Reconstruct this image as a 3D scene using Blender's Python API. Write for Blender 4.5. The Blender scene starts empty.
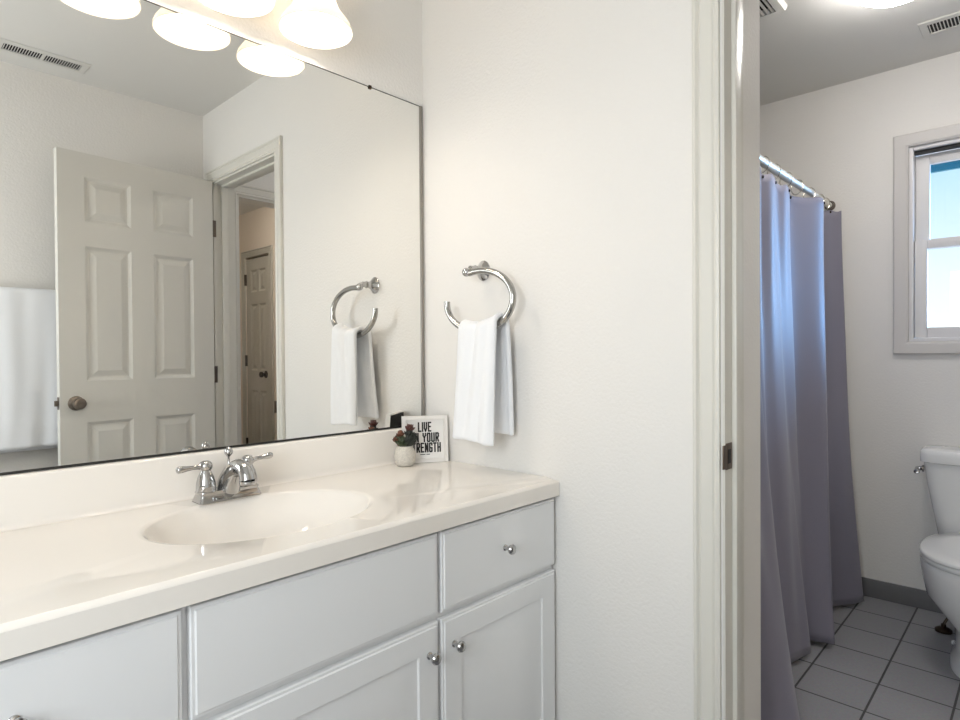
import bpy, bmesh, math, random
from mathutils import Vector, Matrix

random.seed(7)
PI = math.pi
SC = bpy.context.scene
COL = SC.collection

# ------------------------------------------------------------------ camera
F_PX, YAW, PITCH, ROLL = 603.184, math.radians(43.3252), math.radians(-0.6174), math.radians(-0.3834)
cam_data = bpy.data.cameras.new('camera')
cam_data.sensor_fit = 'HORIZONTAL'
cam_data.sensor_width = 36.0
cam_data.lens = F_PX * 36.0 / 960.0
cam_data.clip_start = 0.01
cam = bpy.data.objects.new('camera', cam_data)
COL.objects.link(cam)
_F = Vector((math.cos(YAW), math.sin(YAW), 0)); _R = Vector((math.sin(YAW), -math.cos(YAW), 0)); _U = Vector((0, 0, 1))
_F2 = _F * math.cos(PITCH) + _U * math.sin(PITCH); _U2 = _U * math.cos(PITCH) - _F * math.sin(PITCH)
_R3 = _R * math.cos(ROLL) + _U2 * math.sin(ROLL); _U3 = _U2 * math.cos(ROLL) - _R * math.sin(ROLL)
cam.matrix_world = Matrix(((_R3.x, _U3.x, -_F2.x, -1.3706), (_R3.y, _U3.y, -_F2.y, -1.5525),
                           (_R3.z, _U3.z, -_F2.z, 1.172), (0, 0, 0, 1)))
SC.camera = cam

# ------------------------------------------------------------------ world, daylight, exposure
SC.view_settings.view_transform = 'Standard'
SC.view_settings.look = 'None'
SC.view_settings.gamma = 1.0
SC.view_settings.use_curve_mapping = False
SC.view_settings.exposure = 0.0

BULB_STRENGTH = 62.0
DOME_STRENGTH = 34.0
HALL_POWER = 60.0


def lin(r, g, b):
    f = lambda c: (c / 255.0) / 12.92 if c / 255.0 <= 0.04045 else ((c / 255.0 + 0.055) / 1.055) ** 2.4
    return (f(r), f(g), f(b), 1.0)


world = bpy.data.worlds.new('sky')
SC.world = world
world.use_nodes = True
_nt = world.node_tree
_nt.nodes.clear()
_out = _nt.nodes.new('ShaderNodeOutputWorld')
_bg = _nt.nodes.new('ShaderNodeBackground')
_tc = _nt.nodes.new('ShaderNodeTexCoord')
_sx = _nt.nodes.new('ShaderNodeSeparateXYZ')
_rp = _nt.nodes.new('ShaderNodeValToRGB')
_rp.color_ramp.elements[0].position = 0.0
_rp.color_ramp.elements[0].color = (1.0, 1.0, 1.0, 1)
_rp.color_ramp.elements[1].position = 0.30
_rp.color_ramp.elements[1].color = lin(164, 212, 232)
_e = _rp.color_ramp.elements.new(0.10)
_e.color = lin(236, 248, 254)
_nt.links.new(_tc.outputs['Generated'], _sx.inputs[0])
_nt.links.new(_sx.outputs['Z'], _rp.inputs[0])
_nt.links.new(_rp.outputs[0], _bg.inputs[0])
_bg.inputs[1].default_value = 1.25
_nt.links.new(_bg.outputs[0], _out.inputs[0])


def light(name, kind, loc, rot, energy, color, **kw):
    d = bpy.data.lights.new(name, kind)
    d.energy = energy
    d.color = color
    for k, v in kw.items():
        setattr(d, k, v)
    o = bpy.data.objects.new(name, d)
    o.location = loc
    o.rotation_euler = rot
    COL.objects.link(o)
    return o


# bright sky beyond the bathroom window, entering almost level; daylight at the far-side window
_d = Vector((-0.80, 0.60, -0.12)).to_track_quat('-Z', 'Y').to_euler()
light('sky_sun', 'SUN', (5, -2, 3), _d, 11.0, (0.25, 0.54, 1.0), angle=math.radians(40))
light('daylight', 'AREA', (-2.12, -1.22, 1.45), (0, math.radians(-90), 0), 22.0, (0.90, 0.945, 0.985),
      shape='RECTANGLE', size=1.0, size_y=0.8)

# ------------------------------------------------------------------ materials


def mat(name, col, rough=0.5, metal=0.0, bump=0.0, bscale=200.0, bdist=0.001, spec=0.5, emit=None, estr=0.0,
        coat=0.0, vary=0.0, vscale=20.0, detail=2.0, sheen=0.0):
    m = bpy.data.materials.new(name)
    m.use_nodes = True
    nt = m.node_tree
    p = nt.nodes['Principled BSDF']
    p.inputs['Base Color'].default_value = col
    p.inputs['Roughness'].default_value = rough
    p.inputs['Metallic'].default_value = metal
    p.inputs['Specular IOR Level'].default_value = spec
    p.inputs['Coat Weight'].default_value = coat
    p.inputs['Coat Roughness'].default_value = 0.05
    p.inputs['Sheen Weight'].default_value = sheen
    if emit is not None:
        p.inputs['Emission Color'].default_value = emit
        p.inputs['Emission Strength'].default_value = estr
    if bump or vary:
        tc = nt.nodes.new('ShaderNodeTexCoord')
    if vary:
        n2 = nt.nodes.new('ShaderNodeTexNoise')
        n2.inputs['Scale'].default_value = vscale
        n2.inputs['Detail'].default_value = 3
        mx = nt.nodes.new('ShaderNodeMixRGB')
        mx.blend_type = 'MULTIPLY'
        mx.inputs[0].default_value = 1.0
        rp = nt.nodes.new('ShaderNodeValToRGB')
        rp.color_ramp.elements[0].color = (1 - vary, 1 - vary, 1 - vary, 1)
        rp.color_ramp.elements[0].position = 0.3
        rp.color_ramp.elements[1].position = 0.7
        nt.links.new(tc.outputs['Object'], n2.inputs['Vector'])
        nt.links.new(n2.outputs['Fac'], rp.inputs[0])
        mx.inputs[1].default_value = col
        nt.links.new(rp.outputs[0], mx.inputs[2])
        nt.links.new(mx.outputs[0], p.inputs['Base Color'])
    if bump:
        n = nt.nodes.new('ShaderNodeTexNoise')
        n.inputs['Scale'].default_value = bscale
        n.inputs['Detail'].default_value = detail
        b = nt.nodes.new('ShaderNodeBump')
        b.inputs['Strength'].default_value = bump
        b.inputs['Distance'].default_value = bdist
        nt.links.new(tc.outputs['Object'], n.inputs['Vector'])
        nt.links.new(n.outputs['Fac'], b.inputs['Height'])
        nt.links.new(b.outputs[0], p.inputs['Normal'])
    return m


M = {}
M['wall'] = mat('wall_paint', lin(233, 230, 225), 0.75, bump=0.4, bscale=110, bdist=0.003)
M['ceiling'] = mat('ceiling_paint', lin(221, 219, 214), 0.9, bump=0.3, bscale=160, bdist=0.002)
M['trim'] = mat('trim_paint', lin(222, 219, 210), 0.35)
M['door'] = mat('door_paint', lin(219, 216, 208), 0.4, bump=0.08, bscale=60, bdist=0.001)
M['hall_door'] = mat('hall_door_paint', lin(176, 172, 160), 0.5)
M['hall_wall'] = mat('hall_paint', lin(222, 210, 194), 0.8, bump=0.3, bscale=140, bdist=0.0015)
M['cabinet'] = mat('cabinet_white', lin(236, 236, 236), 0.38)
M['counter'] = mat('cultured_marble', lin(242, 236, 228), 0.035, spec=0.55)
M['chrome'] = mat('chrome', lin(186, 185, 184), 0.05, 1.0)
M['ring'] = mat('towel_ring_chrome', lin(176, 174, 170), 0.14, 1.0)
M['rod'] = mat('cream_rod_metal', lin(222, 218, 208), 0.38, 0.55)
M['nickel'] = mat('satin_nickel', lin(196, 190, 180), 0.22, 1.0)
M['pewter'] = mat('dark_pewter', lin(128, 118, 108), 0.3, 1.0)
M['bronze'] = mat('dark_bronze', lin(70, 60, 52), 0.4, 1.0)
M['strike'] = mat('brown_strike_metal', lin(112, 98, 86), 0.42, 0.9)
M['black'] = mat('black_paint_and_shade', lin(22, 21, 20), 0.6)  # plain black parts, and the shade put behind the closet door
M['dark_edge'] = mat('mirror_edge', lin(40, 38, 36), 0.4)
M['channel'] = mat('mirror_channel', lin(150, 145, 138), 0.35, 0.7)
M['towel'] = mat('white_terry', lin(240, 241, 243), 0.95, bump=0.5, bscale=420, bdist=0.002, sheen=0.3)
M['curtain'] = mat('grey_lilac_cloth', lin(130, 127, 141), 0.55, bump=0.25, bscale=500, bdist=0.0006, sheen=0.2)
M['porcelain'] = mat('porcelain', lin(238, 238, 236), 0.1, coat=0.3)
M['vinyl'] = mat('window_vinyl', lin(222, 220, 220), 0.4)
M['casing'] = mat('window_casing_paint', lin(206, 202, 198), 0.5)
M['teal'] = mat('eave_teal_paint', lin(40, 128, 148), 0.6)
M['teal_dark'] = mat('eave_dark_paint', lin(20, 50, 80), 0.6)
M['base_grey'] = mat('grey_base_tile', lin(112, 111, 112), 0.5, vary=0.06, vscale=30)
M['vent'] = mat('vent_white_metal', lin(214, 212, 206), 0.5)
M['vent_slot_shade'] = mat('vent_slot_shade', lin(26, 25, 24), 0.8)  # near-black colour standing in for shade inside the slots
M['fan_rust'] = mat('fan_lip', lin(150, 138, 124), 0.6)
M['frame_white'] = mat('frame_white', lin(238, 234, 228), 0.4)
M['paper'] = mat('print_paper', lin(240, 237, 233), 0.7)
M['ink'] = mat('print_ink', lin(20, 19, 20), 0.6)
M['pot'] = mat('speckled_pot', lin(226, 219, 207), 0.7, bump=0.9, bscale=180, bdist=0.003, vary=0.22, vscale=220)
M['soil'] = mat('soil', lin(60, 48, 38), 0.9)
M['leaf_green'] = mat('leaf_green', lin(58, 68, 42), 0.5, vary=0.4, vscale=90)
M['leaf_dark'] = mat('leaf_dark', lin(42, 46, 38), 0.5, vary=0.3, vscale=90)
M['leaf_red'] = mat('leaf_red', lin(92, 50, 42), 0.5, vary=0.35, vscale=90)
M['leaf_brown'] = mat('leaf_brown', lin(118, 72, 52), 0.5, vary=0.35, vscale=90)
M['bulb'] = mat('lit_bulb', (1, 1, 1, 1), 0.5, emit=(1.0, 0.895, 0.785, 1), estr=BULB_STRENGTH)
M['dome'] = mat('lit_dome', (1, 1, 1, 1), 0.5, emit=(1.0, 0.965, 0.93, 1), estr=DOME_STRENGTH)
M['hall_fill_glow'] = mat('hall_fill_dome', (1, 1, 1, 1), 0.5, emit=(1.0, 0.97, 0.93, 1), estr=HALL_POWER)  # glow of the added hall fill lamp


def shade_glass():
    m = bpy.data.materials.new('frosted_shade_glass')
    m.use_nodes = True
    nt = m.node_tree
    nt.nodes.clear()
    out = nt.nodes.new('ShaderNodeOutputMaterial')
    d = nt.nodes.new('ShaderNodeBsdfDiffuse'); d.inputs[0].default_value = lin(240, 236, 228)
    t = nt.nodes.new('ShaderNodeBsdfTranslucent'); t.inputs[0].default_value = lin(250, 246, 238)
    g = nt.nodes.new('ShaderNodeBsdfGlossy'); g.inputs[0].default_value = (1, 1, 1, 1); g.inputs['Roughness'].default_value = 0.15
    m1 = nt.nodes.new('ShaderNodeMixShader'); m1.inputs[0].default_value = 0.5
    m2 = nt.nodes.new('ShaderNodeMixShader'); m2.inputs[0].default_value = 0.05
    nt.links.new(d.outputs[0], m1.inputs[1]); nt.links.new(t.outputs[0], m1.inputs[2])
    nt.links.new(m1.outputs[0], m2.inputs[1]); nt.links.new(g.outputs[0], m2.inputs[2])
    nt.links.new(m2.outputs[0], out.inputs[0])
    return m


def pane_glass():
    m = bpy.data.materials.new('window_glass')
    m.use_nodes = True
    nt = m.node_tree
    nt.nodes.clear()
    out = nt.nodes.new('ShaderNodeOutputMaterial')
    t = nt.nodes.new('ShaderNodeBsdfTransparent'); t.inputs[0].default_value = (0.95, 0.985, 1.0, 1)
    g = nt.nodes.new('ShaderNodeBsdfGlossy'); g.inputs['Roughness'].default_value = 0.02
    m1 = nt.nodes.new('ShaderNodeMixShader'); m1.inputs[0].default_value = 0.03
    nt.links.new(t.outputs[0], m1.inputs[1]); nt.links.new(g.outputs[0], m1.inputs[2])
    nt.links.new(m1.outputs[0], out.inputs[0])
    return m


def mirror_glass():
    m = bpy.data.materials.new('mirror_silver')
    m.use_nodes = True
    nt = m.node_tree
    nt.nodes.clear()
    out = nt.nodes.new('ShaderNodeOutputMaterial')
    g = nt.nodes.new('ShaderNodeBsdfGlossy'); g.inputs[0].default_value = (0.885, 0.88, 0.855, 1); g.inputs['Roughness'].default_value = 0.0
    # wiped-on smears: faint rough haze in patches near the upper part of the glass
    h = nt.nodes.new('ShaderNodeBsdfGlossy'); h.inputs[0].default_value = (0.9, 0.9, 0.88, 1); h.inputs['Roughness'].default_value = 0.22
    tc = nt.nodes.new('ShaderNodeTexCoord')
    mp = nt.nodes.new('ShaderNodeMapping')
    mp.inputs['Scale'].default_value = (9, 1, 3.2); mp.inputs['Rotation'].default_value = (0, 0.7, 0)
    n = nt.nodes.new('ShaderNodeTexNoise'); n.inputs['Scale'].default_value = 1.0; n.inputs['Detail'].default_value = 4
    n.inputs['Distortion'].default_value = 1.4
    rp = nt.nodes.new('ShaderNodeValToRGB')
    rp.color_ramp.elements[0].position = 0.52; rp.color_ramp.elements[0].color = (0, 0, 0, 1)
    rp.color_ramp.elements[1].position = 0.75; rp.color_ramp.elements[1].color = (0.14, 0.14, 0.14, 1)
    mx = nt.nodes.new('ShaderNodeMixShader')
    nt.links.new(tc.outputs['Object'], mp.inputs[0]); nt.links.new(mp.outputs[0], n.inputs['Vector'])
    nt.links.new(n.outputs['Fac'], rp.inputs[0]); nt.links.new(rp.outputs[0], mx.inputs[0])
    nt.links.new(g.outputs[0], mx.inputs[1]); nt.links.new(h.outputs[0], mx.inputs[2])
    nt.links.new(mx.outputs[0], out.inputs[0])
    return m


def floor_tile():
    m = bpy.data.materials.new('grey_floor_tile')
    m.use_nodes = True
    nt = m.node_tree
    p = nt.nodes['Principled BSDF']
    p.inputs['Roughness'].default_value = 0.5
    tc = nt.nodes.new('ShaderNodeTexCoord')
    mp = nt.nodes.new('ShaderNodeMapping')
    mp.inputs['Location'].default_value = (-1.5578 + 0.2193 * 20, 0.9096 + 0.21 * 20, 0)
    b = nt.nodes.new('ShaderNodeTexBrick')
    b.offset = 0.0
    b.squash = 1.0
    b.inputs['Scale'].default_value = 1.0
    b.inputs['Brick Width'].default_value = 0.2193
    b.inputs['Row Height'].default_value = 0.21
    b.inputs['Mortar Size'].default_value = 0.0035
    b.inputs['Mortar Smooth'].default_value = 0.1
    b.inputs['Color1'].default_value = lin(150, 150, 153)
    b.inputs['Color2'].default_value = lin(143, 143, 146)
    b.inputs['Mortar'].default_value = lin(66, 65, 66)
    n = nt.nodes.new('ShaderNodeTexNoise'); n.inputs['Scale'].default_value = 120; n.inputs['Detail'].default_value = 4
    mx = nt.nodes.new('ShaderNodeMixRGB'); mx.blend_type = 'OVERLAY'; mx.inputs[0].default_value = 0.18
    bp = nt.nodes.new('ShaderNodeBump'); bp.inputs['Strength'].default_value = 0.6; bp.inputs['Distance'].default_value = 0.002; bp.invert = True
    nt.links.new(tc.outputs['Object'], mp.inputs[0]); nt.links.new(mp.outputs[0], b.inputs['Vector'])
    nt.links.new(tc.outputs['Object'], n.inputs['Vector'])
    nt.links.new(b.outputs['Color'], mx.inputs[1]); nt.links.new(n.outputs['Color'], mx.inputs[2])
    nt.links.new(mx.outputs[0], p.inputs['Base Color'])
    nt.links.new(b.outputs['Fac'], bp.inputs['Height']); nt.links.new(bp.outputs[0], p.inputs['Normal'])
    return m


M['shade'] = shade_glass()
M['glass'] = pane_glass()
M['mirror'] = mirror_glass()
M['floor'] = floor_tile()

# ------------------------------------------------------------------ mesh helpers


class MB:
    """Collects shapes into one bmesh, then links them as ONE mesh object."""

    def __init__(self):
        self.b = bmesh.new()

    def box(self, x0, x1, y0, y1, z0, z1, bevel=0.0, seg=2, mx=None):
        r = bmesh.ops.create_cube(self.b, size=1.0)
        vs = r['verts']
        for v in vs:
            v.co = Vector((x0 + (v.co.x + .5) * (x1 - x0), y0 + (v.co.y + .5) * (y1 - y0), z0 + (v.co.z + .5) * (z1 - z0)))
        if mx is not None:
            for v in vs:
                v.co = mx @ v.co
        if bevel > 0:
            es = list({e for v in vs for e in v.link_edges})
            bmesh.ops.bevel(self.b, geom=es, offset=bevel, segments=seg, affect='EDGES', profile=0.6)
        return self

    def rings(self, loops, cap0=True, cap1=True, closed=True):
        """loops: list of point lists of equal length; skins them."""
        vv = [[self.b.verts.new(Vector(p)) for p in L] for L in loops]
        n = len(vv[0])
        for a, c in zip(vv[:-1], vv[1:]):
            for i in range(n if closed else n - 1):
                j = (i + 1) % n
                self.b.faces.new((a[i], a[j], c[j], c[i]))
        if cap0:
            self.b.faces.new(list(reversed(vv[0])))
        if cap1:
            self.b.faces.new(vv[-1])
        return vv

    def lathe(self, prof, c=(0, 0, 0), axis='Z', n=32, cap0=True, cap1=True, sx=1.0, sy=1.0, mx=None):
        loops = []
        for r, h in prof:
            L = []
            for i in range(n):
                a = 2 * PI * i / n
                p = Vector((r * math.cos(a) * sx, r * math.sin(a) * sy, h))
                if axis == 'X':
                    p = Vector((p.z, p.x, p.y))
                elif axis == 'Y':
                    p = Vector((p.x, p.z, -p.y)) if False else Vector((p.y, p.z, p.x))
                if mx is not None:
                    p = mx @ p
                L.append(p + Vector(c))
            loops.append(L)
        self.rings(loops, cap0, cap1)
        return self

    def tube(self, pts, r, n=14, caps=True, flat=1.0):
        """Round bar along pts; r is one radius or one per point."""
        P = [Vector(p) for p in pts]
        rr = r if isinstance(r, (list, tuple)) else [r] * len(P)
        t0 = (P[1] - P[0]).normalized()
        up = Vector((0, 0, 1)) if abs(t0.z) < 0.9 else Vector((1, 0, 0))
        nrm = (up - t0 * up.dot(t0)).normalized()
        loops = []
        for i, p in enumerate(P):
            if i == 0:
                t = (P[1] - P[0]).normalized()
            elif i == len(P) - 1:
                t = (P[-1] - P[-2]).normalized()
            else:
                t = (P[i + 1] - P[i - 1]).normalized()
            nrm = (nrm - t * nrm.dot(t)).normalized()
            bi = t.cross(nrm)
            loops.append([p + (nrm * math.cos(2 * PI * k / n) * flat + bi * math.sin(2 * PI * k / n)) * rr[i] for k in range(n)])
        self.rings(loops, caps, caps)
        return self

    def ball(self, c, r, n=20, m=12, sx=1, sy=1, sz=1, mx=None):
        res = bmesh.ops.create_uvsphere(self.b, u_segments=n, v_segments=m, radius=r)
        for v in res['verts']:
            p = Vector((v.co.x * sx, v.co.y * sy, v.co.z * sz))
            if mx is not None:
                p = mx @ p
            v.co = p + Vector(c)
        return self

    def sheet(self, G, thick=0.0):
        vv = [[self.b.verts.new(Vector(p)) for p in row] for row in G]
        for i in range(len(vv) - 1):
            for j in range(len(vv[0]) - 1):
                self.b.faces.new((vv[i][j], vv[i][j + 1], vv[i + 1][j + 1], vv[i + 1][j]))
        return self

    def build(self, name, m, parent=None, smooth=True, angle=35, loc=None, merge=0.0):
        if merge:
            bmesh.ops.remove_doubles(self.b, verts=self.b.verts, dist=merge)
        bmesh.ops.recalc_face_normals(self.b, faces=self.b.faces)
        me = bpy.data.meshes.new(name)
        if loc is not None:
            for v in self.b.verts:
                v.co -= Vector(loc)
        self.b.to_mesh(me)
        self.b.free()
        me.materials.append(m)
        if smooth:
            me.polygons.foreach_set('use_smooth', [True] * len(me.polygons))
            me.set_sharp_from_angle(angle=math.radians(angle))
        o = bpy.data.objects.new(name, me)
        if loc is not None:
            o.location = loc
        COL.objects.link(o)
        if parent is not None:
            o.parent = parent
            o.matrix_parent_inverse = parent_world(parent).inverted()
        return o


def parent_world(o):
    m = o.matrix_basis.copy()
    if o.parent is not None:
        m = parent_world(o.parent) @ o.matrix_parent_inverse @ m
    return m


def thing(name, label, cat, loc=(0, 0, 0), group=None):
    o = bpy.data.objects.new(name, None)
    o.empty_display_size = 0.05
    o.location = loc
    COL.objects.link(o)
    return tag(o, label, cat, group)


def tag(o, label, cat, group=None):
    o['label'] = label
    o['category'] = cat
    if group:
        o['group'] = group
    return o


def struct(o, label=None, cat=None):
    o['kind'] = 'structure'
    if label:
        o['label'] = label
    if cat:
        o['category'] = cat
    return o


def solidify(o, t, offset=0.0):
    md = o.modifiers.new('thickness', 'SOLIDIFY')
    md.thickness = t
    md.offset = offset


def subsurf(o, lv=1):
    md = o.modifiers.new('smooth', 'SUBSURF')
    md.levels = lv
    md.render_levels = lv


def wall_x(name, x0, x1, y0, y1, z0, z1, holes, m):
    """Wall running along Y (slab x0..x1) with rectangular holes (ya, yb, za, zb)."""
    mb = MB()
    ys = sorted({y0, y1, *[h[0] for h in holes], *[h[1] for h in holes]})
    zs = sorted({z0, z1, *[h[2] for h in holes], *[h[3] for h in holes]})
    for ya, yb in zip(ys[:-1], ys[1:]):
        for za, zb in zip(zs[:-1], zs[1:]):
            if any(h[0] - 1e-6 <= ya and yb <= h[1] + 1e-6 and h[2] - 1e-6 <= za and zb <= h[3] + 1e-6 for h in holes):
                continue
            mb.box(x0, x1, ya, yb, za, zb)
    return struct(clean(mb, name, m))


def wall_y(name, x0, x1, y0, y1, z0, z1, holes, m):
    mb = MB()
    xs = sorted({x0, x1, *[h[0] for h in holes], *[h[1] for h in holes]})
    zs = sorted({z0, z1, *[h[2] for h in holes], *[h[3] for h in holes]})
    for xa, xb in zip(xs[:-1], xs[1:]):
        for za, zb in zip(zs[:-1], zs[1:]):
            if any(h[0] - 1e-6 <= xa and xb <= h[1] + 1e-6 and h[2] - 1e-6 <= za and zb <= h[3] + 1e-6 for h in holes):
                continue
            mb.box(xa, xb, y0, y1, za, zb)
    return struct(clean(mb, name, m))


def clean(mb, name, m):
    """Weld the blocks of a wall and drop the faces between them."""
    b = mb.b
    bmesh.ops.remove_doubles(b, verts=b.verts, dist=1e-5)
    seen = {}
    for f in b.faces:
        seen.setdefault(tuple(sorted(v.index for v in f.verts)), []).append(f)
    b.verts.index_update()
    seen = {}
    for f in b.faces:
        seen.setdefault(tuple(sorted(v.index for v in f.verts)), []).append(f)
    dead = [f for fs in seen.values() if len(fs) > 1 for f in fs]
    bmesh.ops.delete(b, geom=dead, context='FACES')
    return mb.build(name, m, smooth=False)


# ------------------------------------------------------------------ room shell
ZC = 2.474
XW = 1.99          # window wall
YD = -1.811        # wall facing the mirror
JN, JF, JT = -1.015, -1.697, 2.094   # doorway between the two rooms: near jamb, far jamb, head
HX0, HX1 = 0.186, 0.900              # hall doorway in the facing wall

struct(MB().box(-2.25, 2.14, -4.55, 0.12, -0.08, 0).build('floor', M['floor'], smooth=False))
struct(MB().box(-2.25, 2.14, -4.55, 0.12, ZC, ZC + 0.08).build('ceiling', M['ceiling'], smooth=False))
wall_y('wall_north', -2.25, 2.14, 0, 0.12, 0, ZC, [], M['wall'])
wall_y('wall_south', -2.25, 2.14, YD - 0.115, YD, 0, ZC, [(HX0, HX1, 0, 2.085)], M['wall'])
wall_x('wall_west', -2.25, -2.13, YD, 0, 0, ZC, [(-1.60, -0.84, 0.95, 1.95)], M['wall'])
wall_x('wall_east', XW, 2.14, YD, 0, 0, ZC, [(-1.69, -1.085, 1.213, 2.100)], M['wall'])
wall_x('wall_partition', 0, 0.115, YD, 0, 0, ZC, [(JF, JN, 0, JT)], M['wall'])
wall_x('wall_alcove', 0.115, 0.231, -1.0195, 0, 0, ZC, [], M['wall'])
wall_x('wall_hall_east', 1.20, 1.30, -4.55, YD - 0.115, 0, ZC, [(-3.835, -3.385, 0, 2.06)], M['hall_wall'])
wall_x('wall_hall_west', -0.2, -0.1, -4.55, YD - 0.115, 0, ZC, [], M['hall_wall'])
wall_y('wall_hall_south', -0.1, 1.30, -4.55, -4.45, 0, ZC, [], M['hall_wall'])


# ---- door casings (moulded flat stock with a raised outer bead)
CASING = [(0.000, 0.000), (0.000, 0.009), (0.006, 0.011), (0.012, 0.008), (0.016, 0.011), (0.040, 0.014),
          (0.046, 0.010), (0.051, 0.016), (0.057, 0.016), (0.060, 0.013), (0.060, 0.000)]  # (across from opening, out from wall)


def casing(mb, a0, a1, top, z0, place):
    """Three mitred runs round an opening a0..a1 up to top. place(a, out, z) -> point."""
    legs = []
    for u, o in CASING:
        legs.append([place(a0 - u, o, z0), place(a0 - u, o, top + u), place(a1 + u, o, top + u), place(a1 + u, o, z0)])
    n = len(legs)
    vv = [[mb.b.verts.new(Vector(p)) for p in L] for L in legs]
    for i in range(n - 1):
        for k in range(3):
            mb.b.faces.new((vv[i][k], vv[i][k + 1], vv[i + 1][k + 1], vv[i + 1][k]))
    mb.b.faces.new([vv[i][0] for i in range(n)])
    mb.b.faces.new([vv[i][3] for i in range(n)])


mb = MB()
casing(mb, JF + 0.004, JN - 0.004 + 0.008, JT - 0.002, 0, lambda a, o, z: (-o - 0.0005, a, z))
t1 = struct(mb.build('trim_1', M['trim'], angle=20), 'off-white moulded casing and jambs round the doorway between vanity and bath', 'door frame')
mb = MB()
mb.box(0.0, 0.116, JN - 0.005, JN + 0.0, 0, JT - 0.004)
mb.box(0.0, 0.116, JF, JF + 0.012, 0, JT - 0.004)
mb.box(0.0, 0.116, JF, JN, JT - 0.012, JT)
mb.build('jamb', M['trim'], t1, smooth=False)
mb = MB()
mb.box(0.040, 0.074, JN - 0.016, JN - 0.005, 0, JT - 0.012, 0.002)
mb.box(0.040, 0.074, JF + 0.012, JF + 0.023, 0, JT - 0.012, 0.002)
mb.box(0.040, 0.074, JF + 0.023, JN - 0.016, JT - 0.023, JT - 0.012, 0.002)
mb.build('stop', M['trim'], t1)
mb = MB()
mb.box(0.0015, 0.036, JN - 0.0075, JN - 0.005, 0.904, 0.964, 0.001)
mb.box(-0.016, 0.004, JN - 0.0078, JN - 0.005, 0.907, 0.961, 0.001)
sp = mb.build('strike_plate', M['strike'], t1)
sp['label'] = 'dark metal strike plate'
MB().box(0.010, 0.026, JN - 0.0085, JN - 0.0072, 0.918, 0.950).build('latch_hole', M['black'], sp)

mb = MB()
casing(mb, HX0 - 0.004, HX1 + 0.004, 2.085, 0, lambda a, o, z: (a, YD + o + 0.0005, z))
t2 = struct(mb.build('trim_2', M['trim'], angle=20), 'off-white casing round the hall doorway beside the bath doorway', 'door frame')
mb = MB()
mb.box(HX0, HX0 + 0.012, YD - 0.116, YD, 0, 2.075)
mb.box(HX1 - 0.012, HX1, YD - 0.116, YD, 0, 2.075)
mb.box(HX0, HX1, YD - 0.116, YD, 2.073, 2.085)
mb.build('jamb', M['trim'], t2, smooth=False)


# ---- six-panel doors
def panel_door(mb, w, h, t, cols, rows, mx):
    """Slab 0..w by 0..h, faces at +t/2 and -t/2, raised-and-fielded panels both sides. mx: local->world."""
    xs = sorted({0, w, *[c for p in cols for c in p]})
    zs = sorted({0, h, *[c for p in rows for c in p]})
    steps = [(0.0, 0.0), (0.006, 0.004), (0.014, 0.009), (0.022, 0.009), (0.046, 0.002)]
    V = lambda x, y, z: mb.b.verts.new(mx @ Vector((x, y, z)))
    for s in (1, -1):
        for xa, xb in zip(xs[:-1], xs[1:]):
            for za, zb in zip(zs[:-1], zs[1:]):
                pan = any(c[0] - 1e-6 <= xa and xb <= c[1] + 1e-6 for c in cols) and any(r[0] - 1e-6 <= za and zb <= r[1] + 1e-6 for r in rows)
                if not pan:
                    mb.b.faces.new([V(xa, s * t / 2, za), V(xb, s * t / 2, za), V(xb, s * t / 2, zb), V(xa, s * t / 2, zb)])
                    continue
                loops = [[(xa + i, s * (t / 2 - d), za + i), (xb - i, s * (t / 2 - d), za + i),
                          (xb - i, s * (t / 2 - d), zb - i), (xa + i, s * (t / 2 - d), zb - i)] for i, d in steps]
                vv = [[V(*p) for p in L] for L in loops]
                for a, c in zip(vv[:-1], vv[1:]):
                    for i in range(4):
                        j = (i + 1) % 4
                        mb.b.faces.new((a[i], a[j], c[j], c[i]))
                mb.b.faces.new(vv[-1])
    for p in ([(0, 0), (0, h)], [(w, 0), (w, h)]):
        (xa, za), (xb, zb) = p
        mb.b.faces.new([V(xa, -t / 2, za), V(xa, t / 2, za), V(xa, t / 2, zb), V(xa, -t / 2, zb)])
    for z in (0, h):
        mb.b.faces.new([V(0, -t / 2, z), V(w, -t / 2, z), V(w, t / 2, z), V(0, t / 2, z)])


# vanity-room door: hinged on the far jamb, standing open into the room
hinge_p = Vector((-0.019, JF + 0.003, 0.012))
dirv = Vector((-0.712, 0.058, 0)).normalized()
nrm = Vector((-dirv.y, dirv.x, 0))
if nrm.y < 0:
    nrm = -nrm
DT = 0.035
org = hinge_p + nrm * (DT / 2)
DMX = Matrix(((dirv.x, nrm.x, 0, org.x), (dirv.y, nrm.y, 0, org.y), (0, 0, 1, org.z), (0, 0, 0, 1)))
DW, DH = 0.700, 2.074
mb = MB()
panel_door(mb, DW, DH, DT, [(0.105, 0.300), (0.400, 0.595)], [(0.235, 0.862), (1.048, 1.656), (1.766, 1.968)], DMX)
d1 = struct(mb.build('door_1', M['door'], smooth=False, merge=1e-5), 'white six-panel door standing open against the wall facing the mirror', 'door')


def knob_set(parent, pos, axis, m, scale=1.0, name='knob'):
    """Round door knob with its rose; axis points away from the door face."""
    a = Vector(axis).normalized()
    q = Vector((0, 0, 1)).rotation_difference(a).to_matrix()
    mb = MB()
    prof = [(0.0325, 0.0), (0.0325, 0.004), (0.028, 0.008), (0.014, 0.010), (0.0115, 0.014), (0.0115, 0.024), (0.018, 0.030),
            (0.0255, 0.038), (0.0265, 0.046), (0.024, 0.054), (0.017, 0.058), (0.008, 0.058), (0.007, 0.056)]
    mb.lathe([(r * scale, h * scale) for r, h in prof], pos, n=28, mx=q)
    return mb.build(name, m, parent)


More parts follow.
